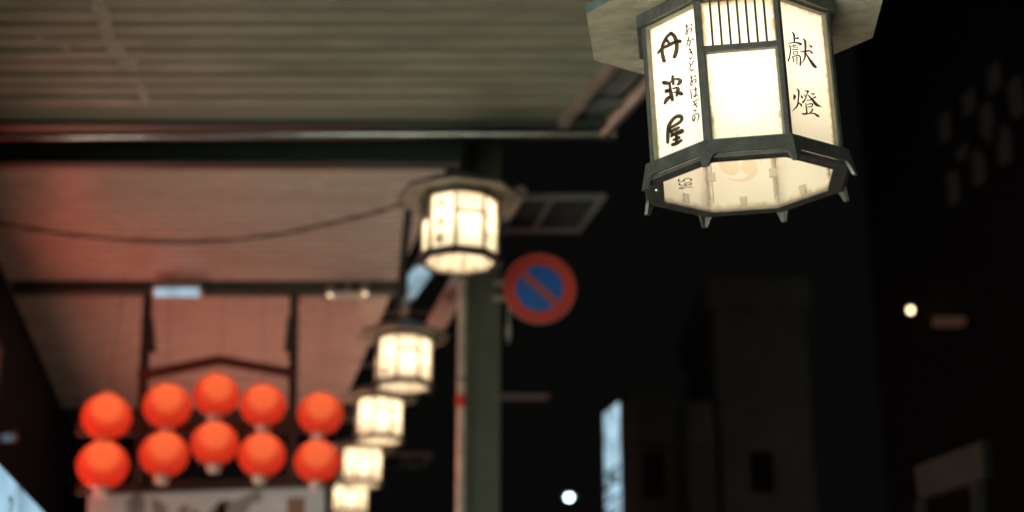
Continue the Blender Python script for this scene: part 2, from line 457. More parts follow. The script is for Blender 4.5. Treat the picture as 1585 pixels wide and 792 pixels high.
def peel(pts):
    vs = []; fs = []
    P = [at_z(px, py, ZC - 0.004) for px, py, _ in pts]
    for i, (p, q) in enumerate(zip(P, pts)):
        wd = q[2] * 0.34 * (0.7 + 0.6 * random.random())
        vs += [(p.x - wd * (0.7 + 0.6 * random.random()), p.y, ZC - 0.004), (p.x + wd * (0.7 + 0.6 * random.random()), p.y, ZC - 0.004)]
    for i in range(len(P) - 1):
        fs.append((2 * i, 2 * i + 1, 2 * i + 3, 2 * i + 2))
    mb.add(vs, fs)
def fine(pts, n=5):
    o = []
    for a, b in zip(pts[:-1], pts[1:]):
        for i in range(n):
            t = i / n
            o.append((a[0] + (b[0] - a[0]) * t + random.uniform(-3, 3), a[1] + (b[1] - a[1]) * t, a[2] + (b[2] - a[2]) * t))
    return o + [pts[-1]]
peel(fine([(150, -6, 0.13), (163, 30, 0.16), (170, 60, 0.10), (185, 82, 0.18), (206, 112, 0.13)]))
peel(fine([(210, 120, 0.09), (216, 135, 0.10), (226, 165, 0.04)]))
peel(fine([(60, 56, 0.04), (86, 66, 0.26), (104, 78, 0.06)]))
mb.build('peeled_paint', M['peel'], near)
mb = MB()                                        # far end: dark channel then a bright rolled trim
ye = N1
mb.box(nxl(ye), nxr(ye) + 0.42, ye + 0.002, ye + 0.16, ZC - 0.035, ZC + 0.23)
mb.build('end_beam', M['beam'], near, bevel=0.01)
mb = MB()
mb.tube([(nxl(ye), ye + 0.235, ZC - 0.02), (nxr(ye) + 0.45, ye + 0.235, ZC - 0.02)], 0.040, 14)
mb.build('end_trim', M['trim'], near, smooth=50)
mb = MB()                                        # street-side rails with a gap between them
def nr(off, y, z): return (nxr(y) + off, y, z)
mb.bar(nr(0.04, N0, ZC - 0.02), nr(0.04, N1, ZC - 0.02), 0.07, 0.10)
mb.build('edge_rail', M['gutter'], near, bevel=0.008)
mb = MB()
mb.tube([nr(0.42, N0, ZC - 0.0), nr(0.42, N1 + 0.2, ZC - 0.0)], 0.055, 14)
mb.build('edge_gutter', M['gutter'], near, smooth=50)
mb = MB()
mb.add([nr(0.09, N0, ZC + 0.05), nr(0.36, N0, ZC + 0.05), nr(0.36, N1, ZC + 0.05), nr(0.09, N1, ZC + 0.05)], [(0, 1, 2, 3)])
for i in range(5):
    yy = N1 - 0.3 - i * 1.7
    mb.bar(nr(0.05, yy, ZC + 0.0), nr(0.42, yy, ZC + 0.0), 0.06, 0.05)
mb.build('edge_channel', M['glassframe'], near)

# following roofs
def xl2(y): return street(FX, y) + 0.02
r_a, r_b = at_z(692, 258, ZC), at_z(612, 440, ZC)
rsl = (r_b.x - r_a.x) / (r_b.y - r_a.y)
def xr2(y): return r_a.x + rsl * (y - r_a.y)
def corr(y0, y1, pitch=0.165, g=0.055, dp=0.028):
    o = []; n = int((y1 - y0) / pitch)
    for i in range(n):
        y = y0 + (y1 - y0) * i / n; q = (y1 - y0) / n
        o += [(y, 0.0), (y + q - g, 0.0), (y + q - g * 0.7, dp), (y + q - g * 0.3, dp)]
    return o + [(y1, 0.0)]
B0, B1, B2, B3 = 11.62, 14.78, 14.95, 20.9
mid = thing('arcade_roof', 'second arcade roof lit reddish from below, behind the nearest roof and above the sagging cable', 'canopy', (0, 0, 0), 'roof sections of the arcade')
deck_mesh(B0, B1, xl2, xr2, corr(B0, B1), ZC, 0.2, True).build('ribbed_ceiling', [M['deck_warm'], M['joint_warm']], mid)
MB().box(xl2(B0), xr2(B0) + 0.12, B0 - 0.16, B0 - 0.002, ZC - 0.02, ZC + 0.42).build('end_beam', M['beam'], mid, bevel=0.01)
hangtop = at_z(632, 326, ZC); hb = at_y(617, 478, hangtop.y + 0.12)
MB().tube([hangtop, hb], 0.035, 10).build('hanging_rod', M['steel'], mid, smooth=50)
far = thing('arcade_roof', 'third arcade roof above the red lanterns, reddish on its left side', 'canopy', (0, 0, 0), 'roof sections of the arcade')
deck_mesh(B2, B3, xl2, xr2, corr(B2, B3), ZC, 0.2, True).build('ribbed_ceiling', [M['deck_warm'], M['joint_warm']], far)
MB().box(xl2(B1) + 0.05, xr2(B1) + 0.1, B1 + 0.002, B2 - 0.002, ZC - 0.115, ZC + 0.22).build('cross_beam', M['beam'], far, bevel=0.01)
MB().box(xl2(B3), xr2(B3) + 0.4, B3 + 0.002, B3 + 0.18, ZC - 0.16, ZC + 0.2).build('end_beam', M['beam'], far, bevel=0.01)
g_a, g_b = at_z(708, 436, ZC), at_z(668, 506, ZC)
gsl = (g_b.x - g_a.x) / (g_b.y - g_a.y)
def gx(y): return g_a.x + gsl * (y - g_a.y)
mb = MB()
mb.bar((gx(12.2), 12.2, ZC), (gx(B3), B3, ZC), 0.13, 0.09)
mb.tube([(gx(12.2) + 0.11, 12.2, ZC + 0.01), (gx(B3) + 0.11, B3, ZC + 0.01)], 0.05, 12)
mb.build('edge_gutter', M['gutter_pale'], far, smooth=50)
for yy in (13.6, 16.2, 18.6, 20.95):
    mb = MB(); mb.bar((xr2(yy), yy, ZC + 0.08), (gx(yy), yy, ZC + 0.08), 0.07, 0.07); mb.build('edge_bracket', M['steel'], far)

# post with downpipe
pc = at_y(749.5, 400, 12.95)
post = thing('roof_post', 'moss green steel post carrying the arcade roof, beside the round sign', 'post', (pc.x, pc.y, 0.14))
H = ZC + 0.95 - 0.14
mb = MB(); hw = 0.125
mb.box(-hw, hw, -0.13, 0.13, 0, H)
for sx in (-1, 1):
    mb.box(sx * hw - 0.022, sx * hw + 0.022, -0.16, 0.16, 0.001, H - 0.001)
mb.build('column', M['post'], post, bevel=0.006)
mb = MB()
mb.box(-0.26, 0.26, -0.2, 0.2, 0, 0.03)
mb.build('base_plate', M['post'], post)
mb = MB()
mb.bar((-0.14, 0, H - 1.0), (-0.62, 0, H - 0.72), 0.07, 0.08); mb.box(-0.66, -0.145, -0.07, 0.07, H - 0.74, H - 0.64)
mb.build('arm', M['beam'], post, bevel=0.005)
pp = at_y(717, 470, 12.95)
pipe = thing('downpipe', 'shiny galvanised downpipe with a red band on the left of the green post', 'pipe', (pp.x, pp.y, 0.14))
zt = at_y(717, 438, 12.95).z
MB().tube([(0, 0, 0), (0, 0, zt - 0.14)], 0.048, 20).build('pipe', M['pipe'], pipe, smooth=50)
zb = at_y(717, 621, 12.95).z - 0.14
MB().tube([(0, 0, zb - 0.05), (0, 0, zb + 0.05)], 0.053, 20).build('red_band', M['redtape'], pipe, smooth=50)
zb2 = at_y(717, 588, 12.95).z - 0.14
mb = MB(); mb.tube([(0, 0, zb2 - 0.025), (0, 0, zb2 + 0.025)], 0.055, 20); mb.box(0.03, 0.12, -0.02, 0.06, zb2 - 0.02, zb2 + 0.02)
mb.build('clamp', M['zinc'], pipe)

# ------------------------------------------------------------------ octagonal street lanterns
AP = 0.275; T8 = math.tan(math.pi / 8); HB = 0.455
def face(k):
    a = k * math.pi / 4
    n = Vector((math.sin(a), -math.cos(a), 0)); u = Vector((math.cos(a), math.sin(a), 0))
    return lambda U, V, N: u * U + n * N + Vector((0, 0, V))
PU = AP * T8 - 0.013; PV0, PV1 = 0.010, 0.427       # lit part of a face
PN = AP - 0.020

# brush lettering, traced as strokes (x, y, width) in each character's own frame
QL = [(1006, 46.5), (1075.7, 12.3), (1092.2, 221), (1019, 247)]
QR = [(1206.7, 3.2), (1268.3, 26.8), (1291.3, 228.9), (1228.2, 208.3)]
BIG = [
 ((1010, 40, 12.18), [
  [(335,160,52),(270,215,50),(215,300,48),(180,400,50),(176,480,54),(190,570,57),(212,660,60)],
  [(335,160,52),(385,210,60),(415,280,64),(432,370,64),(430,470,64),(410,550,64),(393,592,60)],
  [(106,512,36),(180,430,50),(270,390,55),(370,340,55),(440,312,55),(488,314,62)],
  [(252,268,34),(280,310,44),(300,350,40)], [(262,270,24),(232,318,30)]]),
 ((1015, 105, 12.18), [
  [(150,263,66),(200,275,62),(240,285,30)], [(195,420,68),(240,410,60)],
  [(165,638,44),(200,575,66),(250,530,50)],
  [(245,270,40),(255,350,45),(265,440,55),(285,520,60),(298,585,52)],
  [(302,150,38),(305,220,52),(315,300,40)],
  [(240,285,26),(275,250,32),(340,210,30),(400,212,42),(440,240,56),(425,280,60),(395,312,36)],
  [(306,386,24),(360,368,36),(395,385,60),(390,440,60),(372,515,36)],
  [(285,450,16),(350,450,25),(420,465,60),(458,482,62)]]),
 ((1020, 165, 12.18), [
  [(155,632,46),(158,520,56),(165,400,60),(185,310,60),(240,220,55),(310,165,55),(380,165,62),(407,210,52),(375,265,50),(290,320,50),(222,358,46)],
  [(180,390,56),(214,438,50)], [(228,424,46),(300,395,55),(350,370,42)],
  [(224,525,38),(230,450,38)], [(235,500,56),(310,475,70),(405,438,76)],
  [(310,470,42),(312,645,48)], [(262,592,40),(355,555,54)], [(245,678,56),(320,655,60),(398,608,42)]])]
KANA = [
 ((1050, 35, 9.9), [
  [(80,92,8),(110,80,14)], [(95,55,12),(101,100,14),(98,150,12),(84,185,11),(95,205,14),(108,190,11),(120,140,9),(150,114,10),(172,125,14),(165,155,13),(148,182,8)], [(155,55,9),(173,72,17)],
  [(90,310,10),(120,294,12),(148,295,14),(150,330,14),(138,370,14),(122,370,8)], [(125,242,11),(125,290,13),(108,350,12),(94,382,10)], [(172,262,9),(196,291,16)],
  [(125,440,9),(166,425,13)], [(127,490,10),(178,462,13)], [(135,412,10),(160,460,14),(181,503,15)], [(132,548,9),(155,566,16),(181,550,10)],
  [(133,625,12),(155,658,11),(163,672,8)], [(203,605,13),(168,655,12),(148,700,13),(155,738,14),(180,745,15),(206,728,10)]]),
 ((1055, 110, 9.32), [
  [(95,108,8),(126,92,13)], [(105,62,11),(115,110,12),(118,150,12),(95,190,11),(110,208,14),(125,195,11),(130,150,9),(165,125,11),(177,145,14),(160,188,8)], [(155,70,9),(173,86,16)],
  [(105,265,11),(112,340,12),(121,398,11)], [(143,275,10),(190,262,12)], [(165,232,11),(175,300,12),(175,358,11),(157,376,13),(149,357,11),(175,346,10),(203,360,11)],
  [(138,450,9),(173,432,13)], [(139,496,10),(186,470,12)], [(145,440,9),(165,475,12),(191,519,14)], [(142,555,9),(165,573,15),(186,562,8)], [(185,415,7),(193,431,11)], [(200,402,7),(211,416,11)],
  [(165,640,11),(165,680,13),(150,713,15),(135,690,13),(140,640,11),(180,610,9),(215,625,12),(218,670,12),(195,716,8)]])]
KEN = [
 ((1215, 45, 10.57), [
  [(156,78,10),(185,130,22),(192,250,15)], [(195,184,14),(242,176,24)], [(118,260,14),(200,245,16),(280,268,30),(266,288,10)],
  [(120,286,12),(140,340,15),(135,450,15),(116,535,18)], [(150,305,10),(218,290,14)], [(175,275,10),(190,322,10),(240,326,9)],
  [(165,360,11),(242,350,14)], [(180,395,10),(183,432,10)], [(180,395,10),(236,390,12),(236,425,12)], [(183,432,10),(236,426,10)],
  [(170,465,10),(192,548,14)], [(170,470,12),(270,456,17),(281,602,20)], [(190,492,8),(250,486,10)], [(230,465,8),(235,588,12)], [(203,522,8),(250,520,8)],
  [(314,188,16),(340,240,26),(345,400,23),(335,500,17),(298,568,8)], [(273,380,12),(340,387,22),(400,375,20),(440,412,22)],
  [(350,410,12),(400,500,24),(450,580,36),(488,628,34),(516,630,6)], [(398,283,10),(426,312,26)]]),
 ((1222, 125, 12.18), [
  [(150,250,12),(166,290,36),(155,338,16)], [(203,152,18),(228,195,24),(225,330,19),(215,440,23),(180,500,18),(136,545,8)], [(266,268,12),(283,302,28)],
  [(225,400,12),(265,430,24),(278,472,12)], [(322,190,8),(372,192,30),(362,232,14),(335,330,16),(298,395,26),(290,405,10)], [(308,253,10),(346,292,17)],
  [(375,260,12),(450,350,30),(520,440,40),(592,472,10)], [(428,240,12),(462,243,28)], [(440,332,8),(492,300,26)], [(358,362,12),(442,346,17)],
  [(345,415,13),(366,592,21)], [(370,432,12),(445,420,19),(452,445,19),(436,472,14)], [(376,482,13),(436,470,15)], [(438,513,13),(452,540,21),(405,600,15)],
  [(287,597,12),(330,606,27),(400,596,15),(480,600,21),(546,648,32),(552,660,10)]])]
def homography(q):
    dst = [(0, 0), (1, 0), (1, 1), (0, 1)]
    A = []; b = []
    for (x, y), (X, Y) in zip(q, dst):
        A.append([x, y, 1, 0, 0, 0, -X * x, -X * y]); b.append(X)
        A.append([0, 0, 0, x, y, 1, -Y * x, -Y * y]); b.append(Y)
    h = np.linalg.solve(np.array(A, float), np.array(b, float))
    def f(x, y):
        d = h[6] * x + h[7] * y + 1
        return ((h[0] * x + h[1] * y + h[2]) / d, (h[3] * x + h[4] * y + h[5]) / d)
    return f
def smooth_pts(P, n=5):                              # Catmull-Rom through (x, y, w)
    if len(P) == 2: 
        return [tuple(P[0][k] + (P[1][k] - P[0][k]) * i / n for k in range(3)) for i in range(n + 1)]
    out = []
    Q = [P[0]] + list(P) + [P[-1]]
    for i in range(1, len(Q) - 2):
        p0, p1, p2, p3 = Q[i - 1:i + 3]
        for j in range(n):
            t = j / n
            out.append(tuple(0.5 * (2 * p1[k] + (p2[k] - p0[k]) * t + (2 * p0[k] - 5 * p1[k] + 4 * p2[k] - p3[k]) * t * t + (3 * p1[k] - p0[k] - 3 * p2[k] + p3[k]) * t ** 3) for k in range(3)))
    out.append(tuple(P[-1]))
    return out
def stroke_poly(P):
    """closed outline of a brush stroke with round ends, in 2D"""
    P = smooth_pts(P)
    L = []; Rr = []
    for i, (x, y, wd) in enumerate(P):
        a = P[max(i - 1, 0)]; b = P[min(i + 1, len(P) - 1)]
        d = math.hypot(b[0] - a[0], b[1] - a[1]) or 1
        nx, ny = -(b[1] - a[1]) / d, (b[0] - a[0]) / d
        L.append((x + nx * wd / 2, y + ny * wd / 2)); Rr.append((x - nx * wd / 2, y - ny * wd / 2))
    return P, L, Rr
def strokes_to(mb, chars, conv, n0=0.0, bold=1.0):
    """chars: list of (frame, strokes); conv(x, y) -> function(lift) giving a 3D point"""
    lift = 0.0
    for (fx, fy, s), sts in chars:
        for st in sts:
            P, L, Rr = stroke_poly([(a_, b_, c_ * bold) for a_, b_, c_ in st])
            lift += 0.00003
            m = len(P)
            vs = [conv(fx + x / s, fy + y / s, n0 + lift) for x, y in L] + [conv(fx + x / s, fy + y / s, n0 + lift) for x, y in Rr]
            fs = [(i, i + 1, m + i + 1, m + i) for i in range(m - 1)]
            # round caps
            for end in (0, m - 1):
                x, y, wd = P[end]
                c = len(vs)
                vs.append(conv(fx + x / s, fy + y / s, n0 + lift + 0.00001))
                for k in range(12):
                    a = 2 * math.pi * k / 12
                    vs.append(conv(fx + (x + math.cos(a) * wd / 2) / s, fy + (y + math.sin(a) * wd / 2) / s, n0 + lift + 0.00001))
                fs += [(c, c + 1 + k, c + 1 + (k + 1) % 12) for k in range(12)]
            mb.add(vs, fs)

def circle(cx, cy, r, n=28, a0=0.0, a1=2 * math.pi):
    full = abs(a1 - a0 - 2 * math.pi) < 1e-6
    return [(cx + r * math.cos(a0 + (a1 - a0) * i / (n if full else n - 1)), cy + r * math.sin(a0 + (a1 - a0) * i / (n if full else n - 1))) for i in range(n)]
def crest_loops(cx, cy, r):
    """five round petals in a ring of five arcs"""
    loops = []
    for k in range(5):
        a = math.pi / 2 + k * 2 * math.pi / 5
        pet = []
        for i in range(15):
            t = -1 + 2 * i / 14
            th = a + t * 0.56
            rr = r * (0.66 - 0.05 * t * t + 0.02 * math.cos(t * 9))
            pet.append((cx + rr * math.cos(th), cy + rr * math.sin(th)))
        pet.append((cx + r * 0.05 * math.cos(a), cy + r * 0.05 * math.sin(a)))
        loops.append(pet)
        arc = []
        b = a + math.pi / 5
        for i in range(15):
            t = -1 + 2 * i / 14
            arc.append((cx + r * (1.0 - 0.05 * t ** 4) * math.cos(b + t * 0.57), cy + r * (1.0 - 0.05 * t ** 4) * math.sin(b + t * 0.57)))
        for i in range(15):
            t = 1 - 2 * i / 14
            arc.append((cx + r * (0.72 + 0.02 * abs(t)) * math.cos(b + t * 0.52), cy + r * (0.72 + 0.02 * abs(t)) * math.sin(b + t * 0.52)))
        loops.append(arc)
    return loops
def tomoe_loops(cx, cy, r):
    """three commas chasing each other; the outer ring is made of their tails and a band"""
    loops = []
    for k in range(3):
        a = math.pi / 2 + k * 2 * math.pi / 3
        hx, hy = cx + 0.40 * r * math.cos(a), cy + 0.40 * r * math.sin(a)
        body = []
        for i in range(20):                       # round head
            t = a - 0.35 + math.pi * 0.0 + (2 * math.pi - 1.2) * i / 19 + math.pi * 0.62
            body.append((hx + 0.34 * r * math.cos(t), hy + 0.34 * r * math.sin(t)))
        for i in range(1, 14):                    # tail along the ring
            t = i / 13
            th = a + 0.75 + 1.5 * t
            body.append((cx + (0.80 - 0.02 * t) * r * math.cos(th), cy + (0.80 - 0.02 * t) * r * math.sin(th)))
        for i in range(0, 11):
            t = 1 - i / 10
            th = a + 0.85 + 1.35 * t
            body.append((cx + (0.62 + 0.15 * t) * r * math.cos(th), cy + (0.62 + 0.15 * t) * r * math.sin(th)))
        loops.append(circle(hx, hy, 0.34 * r))
        tail = []
        for i in range(14):
            t = i / 13
            th = a - 0.15 + 1.9 * t
            tail.append((cx + 0.86 * r * math.cos(th) * (0.88 + 0.12 * min(1, t * 4)), cy + 0.86 * r * math.sin(th) * (0.88 + 0.12 * min(1, t * 4))))
        for i in range(14):
            t = 1 - i / 13
            th = a - 0.05 + 1.8 * t
            tail.append((cx + (0.55 + 0.27 * t) * r * math.cos(th), cy + (0.55 + 0.27 * t) * r * math.sin(th)))
        loops.append(tail)
    return loops
def panel_with_marks(k, loops, n, mats, name, parent, v0, v1, hw):
    """sheet on face k whose printed marks are cut-outs filled with the second material"""
    f = face(k)
    mb = MB()
    outer = [(-hw, v0), (hw, v0), (hw, v1), (-hw, v1)]
    if loops:
        allp = [outer] + loops
        tris = tessellate_polygon([[Vector((p[0], p[1], 0)) for p in lp] for lp in allp])
        flat = [p for lp in allp for p in lp]
        mb.add([f(p[0], p[1], n) for p in flat], [tuple(t) for t in tris], 0)
        for lp in loops:
            t2 = tessellate_polygon([[Vector((p[0], p[1], 0)) for p in lp]])
            mb.add([f(p[0], p[1], n) for p in lp], [tuple(t) for t in t2], 1)
    else:
        mb.add([f(p[0], p[1], n) for p in outer], [(0, 1, 2, 3)], 0)
    a = k * math.pi / 4
    ud = Vector((math.cos(a), math.sin(a), 0))
    o = mb.build(name, mats, parent, uv=lambda co: ((Vector(co).dot(ud) + hw) / (2 * hw), (co[2] - v0) / (v1 - v0)))
    return o

LG = 'octagonal lanterns hanging along the arcade'
def make_lantern():
    t = thing('street_lantern', 'large sharp octagonal lantern in front with brush lettering, under the nearest roof', 'lantern', group=LG)
    # corner posts
    for k in range(8):
        a = k * math.pi / 4 + math.pi / 8
        K = Vector((math.sin(a), -math.cos(a), 0)) * (AP / math.cos(math.pi / 8))
        f0, f1 = k * math.pi / 4, (k + 1) * math.pi / 4
        n0 = Vector((math.sin(f0), -math.cos(f0), 0)); n1 = Vector((math.sin(f1), -math.cos(f1), 0))
        u0 = Vector((math.cos(f0), math.sin(f0), 0)); u1 = Vector((math.cos(f1), math.sin(f1), 0))
        wd, th = 0.0125, 0.026
        Kin = K * ((AP - th) / AP)
        poly = [K, K + u1 * wd, K + u1 * wd - n1 * th, Kin, K - u0 * wd - n0 * th, K - u0 * wd]
        MB().prism([(p.x, p.y) for p in poly], 0.002, 0.430).build('corner_post', M['frame'], t, bevel=0.0015)
    MB().ring(AP - 0.030, AP + 0.014, 0.431, 0.469).build('top_rail', M['frame'], t, bevel=0.002)
    mb = MB(); mb.ring(AP - 0.016, AP + 0.010, -0.012, 0.009)
    mb.build('bottom_rail', M['frame'], t, bevel=0.002)
    # faces
    for k in range(8):
        f = face(k)
        if k % 2 == 0:                                # lattice faces
            loops = crest_loops(0, 0.122, 0.0585) if k == 0 else None
            mats = [M['opal'], M['opal_mark']] if k == 0 else [M['opal']]
            o = panel_with_marks(k, loops, PN, mats, 'opal_panel', t, -0.033, PV1 + 0.006, PU + 0.004)
            if k == 4:                                # round crest printed on the inner side of the far sheet
                mb = MB()
                for li, lp in enumerate(tomoe_loops(0, 0.116, 0.076)):
                    t2 = tessellate_polygon([[Vector((p[0], p[1], 0)) for p in lp]])
                    mb.add([f(p[0], p[1], PN - 0.0008 - 0.0003 * li) for p in lp], [tuple(q_) for q_ in t2])
                mb.build('crest', M['opal_back'], o)
            mb = MB()
            def fb(u0, u1, v0, v1, n0, n1): mb.box(u0, u1, v0, v1, n0, n1, f)
            vm = 0.284
            fb(-PU - 0.002, PU + 0.002, vm - 0.008, vm + 0.008, PN + 0.001, AP - 0.003)
            mb.build('mid_rail', M['frame'], t, bevel=0.001)
            mb = MB()
            for i in range(7):
                u = -PU + 2 * PU * (i + 1) / 8
                fb(u - 0.0029, u + 0.0029, vm + 0.008, PV1 + 0.002, PN + 0.002, PN + 0.011)
            mb.build('lattice', M['steel'], t)
            mb = MB()
            e = 0.0045
            fb(-PU - 0.001, -PU + e, PV0, vm - 0.008, PN + 0.001, PN + 0.010); fb(PU - e, PU + 0.001, PV0, vm - 0.008, PN + 0.001, PN + 0.010)
            fb(-PU + e, PU - e, PV0 - 0.001, PV0 + e - 0.001, PN + 0.001, PN + 0.010); fb(-PU + e, PU - e, vm - 0.008 - e, vm - 0.0081, PN + 0.001, PN + 0.010)
            mb.build('inner_trim', M['frame_in'], t)
            if k == 0:
                for s in (-1, 1):
                    mb = MB(); fb(s * (PU - 0.009) - 0.004, s * (PU - 0.009) + 0.004, 0.070, 0.088, PN - 0.006, PN - 0.003)
                    mb.build('clip', M['frame_in'], t)
        else:
            o = panel_with_marks(k, None, PN, [M['opal']], 'opal_panel', t, -0.033, PV1 + 0.006, PU + 0.004)
            mb = MB()
            for s in (-1, 1):
                a_, b_ = sorted((s * (PU - 0.0035), s * (PU + 0.0015)))
                mb.box(a_, b_, PV0, PV1, PN + 0.001, AP - 0.004, f)
            mb.box(-PU + 0.0036, PU - 0.0036, PV1 - 0.003, PV1 + 0.002, PN + 0.001, AP - 0.004, f)
            mb.build('inner_trim', M['frame_in'], t)
            q, sets = ((QL, [('lettering', BIG, 'ink_brown', 1.2), ('small_lettering', KANA, 'ink', 1.35)]) if k == 7 else
                       (QR, [('lettering', KEN, 'ink', 1.3)]) if k == 1 else (None, []))
            for nm, chars, mt, bd in sets:
                h = homography(q); mb = MB()
                def conv(x, y, l, h=h, f=f):
                    U, V = h(x, y)
                    return f(-PU + 2 * PU * U, PV1 - (PV1 - PV0) * V, PN + 0.0012 + l)
                if nm == 'lettering':
                    for ch_ in chars:
                        mb = MB(); strokes_to(mb, [ch_], conv, bold=bd); mb.build('character', M[mt], o)
                else:
                    strokes_to(mb, chars, conv, bold=bd); mb.build(nm, M[mt], o)
    # skirt under the body: boards with arched lower edge and a foot at every corner
    def sa(v): return 0.2885 + 0.20 * (-v)
    ts = [-1, -0.96, -0.925, -0.90, -0.87, -0.83, -0.78, -0.70, -0.4, 0, 0.4, 0.70, 0.78, 0.83, 0.87, 0.90, 0.925, 0.96, 1]
    def vb(t_):
        a = abs(t_)
        if a >= 0.925: return -0.080
        if a <= 0.74: return -0.041
        s = (a - 0.74) / 0.185
        return -0.041 - 0.039 * s ** 2.0
    mb = MB()
    for k in range(8):
        f = face(k); vs = []; m = len(ts)
        for off in (0.0, -0.009):
            for v_of in (lambda t_: 0.0, vb):
                for t_ in ts:
                    v = v_of(t_); a = sa(v) + off
                    vs.append(f(t_ * a * T8, v + 0.006, a))
        fs = []
        for i in range(m - 1):
            fs += [(i, i + 1, m + i + 1, m + i), (2 * m + i, 3 * m + i, 3 * m + i + 1, 2 * m + i + 1),
                   (m + i, m + i + 1, 3 * m + i + 1, 3 * m + i), (i, 2 * m + i, 2 * m + i + 1, i + 1)]
        mb.add(vs, fs)
    mb.build('skirt', M['frame'], t)
    mb = MB(); mb.ring(AP - 0.034, 0.284, -0.046, -0.034)
    mb.build('glass_frame', M['frame'], t, bevel=0.002)
    mb = MB(); q = (AP - 0.032) / math.cos(math.pi / 8)
    mb.prism([(q * math.cos(math.pi / 8 + i * math.pi / 4), q * math.sin(math.pi / 8 + i * math.pi / 4)) for i in range(8)], -0.0425, -0.0395)
    gl = mb.build('bottom_glass', M['clear'], t)
    # number stuck on the glass, read from the side
    mb = MB()
    num = [((0, 0, 1), [[(0, 12, 3.0), (6, 0, 3.0), (6.1, 34, 3.0), (6.1, 36, 3.0)]]),
           ((16, 0, 1), [[(15, 3, 3), (9, 0, 3), (3, 6, 3), (1, 18, 3), (2, 30, 3), (8, 35, 3), (14, 30, 3), (15, 22, 3), (9, 16, 3), (2, 20, 3)]]),
           ((38, 0, 1), [[(15, 0, 3), (3, 0, 3)], [(3, 0, 3), (2, 15, 3)], [(2, 15, 3), (9, 13, 3), (15, 20, 3), (14, 30, 3), (8, 35, 3), (1, 31, 3)]])]
    sx, sy = 0.00175, 0.00105
    strokes_to(mb, num, lambda x, y, l: (-0.178 + (y - 18) * sy, -0.062 - (x - 26) * sx, -0.0433 - l), bold=1.25)
    mb.build('number', M['ink_solid'], gl)
    mb = MB(); mb.lathe([(0.0, -0.050), (0.006, -0.0495), (0.007, -0.0462)], 12, (-0.262, -0.03, 0))
    mb.build('screw', M['screw'], t, smooth=50)
    # clips and rods standing inside the far panels
    for k in (3, 4, 5):
        mb = MB(); f = face(k); mb.box(-0.011, 0.011, -0.028, 0.002, PN - 0.010, PN - 0.006, f)
        mb.build('clip', M['frame_in'], t)
    for s in (-1, 1):
        mb = MB(); mb.tube([(s * 0.093, 0.19, -0.030), (s * 0.093, 0.19, 0.16)], 0.0026, 8); mb.box(s * 0.093 - 0.011, s * 0.093 + 0.011, 0.185, 0.195, 0.040, 0.066)
        mb.build('lamp_rod', M['frame_in'], t)
    # lamp
    mb = MB(); mb.lathe([(0.001, 0.215), (0.035, 0.22), (0.035, 0.355), (0.001, 0.36)], 8)
    mb.build('lamp_tube', M['bulb'], t)
    MB().lathe([(0.0, 0.467), (0.028, 0.465), (0.028, 0.362), (0.0, 0.36)], 12).build('lamp_holder', M['cap'], t, smooth=50)
    # hood
    q8 = 1 / math.cos(math.pi / 8); AH = 0.432
    mb = MB()
    mb.lathe([(0.02, 0.4695), (0.26 * q8, 0.4695), (AH * q8, 0.463)], 8, rot=math.pi / 8, mi=0)
    mb.lathe([(AH * q8, 0.463), ((AH + 0.004) * q8, 0.487), ((AH - 0.01) * q8, 0.497), (0.22 * q8, 0.59), (0.07 * q8, 0.635), (0.06 * q8, 0.66), (0.0, 0.67)], 8, rot=math.pi / 8, mi=1)
    mb.build('hood', [M['hat'], M['hat_edge']], t)
    return t
M['bulb_far'] = glow('brighter_lamp_tube', (1.0, 0.81, 0.55), S_LANTERN * 2.0)
def rod(t, hgt, bulge=False, arm=None):
    mb = MB(); pts = [(0, 0, 0.66), (0, 0, 0.66 + hgt)]
    mb.tube(pts, 0.012, 10)
    if arm: mb.bar((0, 0, 0.66 + hgt), (arm, 0, 0.66 + hgt), 0.04, 0.04)
    o = mb.build('hanging_rod', M['steel'], t, smooth=50)
    if bulge:
        mb = MB()
        mb.lathe([(0.005, 0.0), (0.045, 0.05), (0.055, 0.10), (0.03, 0.18), (0.018, 0.21), (0.035, 0.27), (0.03, 0.33), (0.008, 0.37)], 14, (0, 0, 0.67))
        mb.build('knob', M['cap'], t, smooth=60)
    return o
L0 = make_lantern()
BASE = {c for c in L0.children}
def copy_lantern(src, skip=('number', 'small_lettering', 'screw')):
    c = src.copy(); COL.objects.link(c)
    for ch in list(src.children):
        if ch.name.split('.')[0] in skip or ch not in BASE: continue
        d = ch.copy(); COL.objects.link(d); d.parent = c
        if ch.name.startswith('lamp_tube'):
            d.material_slots[0].link = 'OBJECT'; d.material_slots[0].material = M['bulb_far']
        for g in list(ch.children):
            if g.name.split('.')[0] in skip: continue
            e = g.copy(); COL.objects.link(e); e.parent = d
    return c
view = Vector((0, math.cos(PITCH), math.sin(PITCH)))
p0 = at_depth(1154, 266, 4.55)
TILT = Matrix.Rotation(R(2.3), 4, -view)
TIP = Matrix.Rotation(R(1.9), 4, Vector((1, 0, 0)))
L0.matrix_world = Matrix.Translation(p0) @ TILT @ TIP @ Matrix.Rotation(R(-6.0), 4, 'Z')
rod(L0, ZC - p0.z - 0.66)
spots = [(711, 399, 11.5, 19, 'blurred octagonal lantern with three dark characters, in front of the green post', -0.30),
         (624, 593, 15.4, 13, 'octagonal lantern with a pale knob above its hood, left of the downpipe', -0.2),
         (586, 677, 18.3, 12, 'octagonal lantern right beside the red lantern at the right end of the upper row', -0.2),
         (559, 745, 21.4, 12, 'small octagonal lantern overlapping the lowest right red lantern, second from the far end', -0.2),
         (540, 792, 24.2, 12, 'farthest smallest octagonal lantern at the bottom edge, right of the pale signboard', -0.2)]
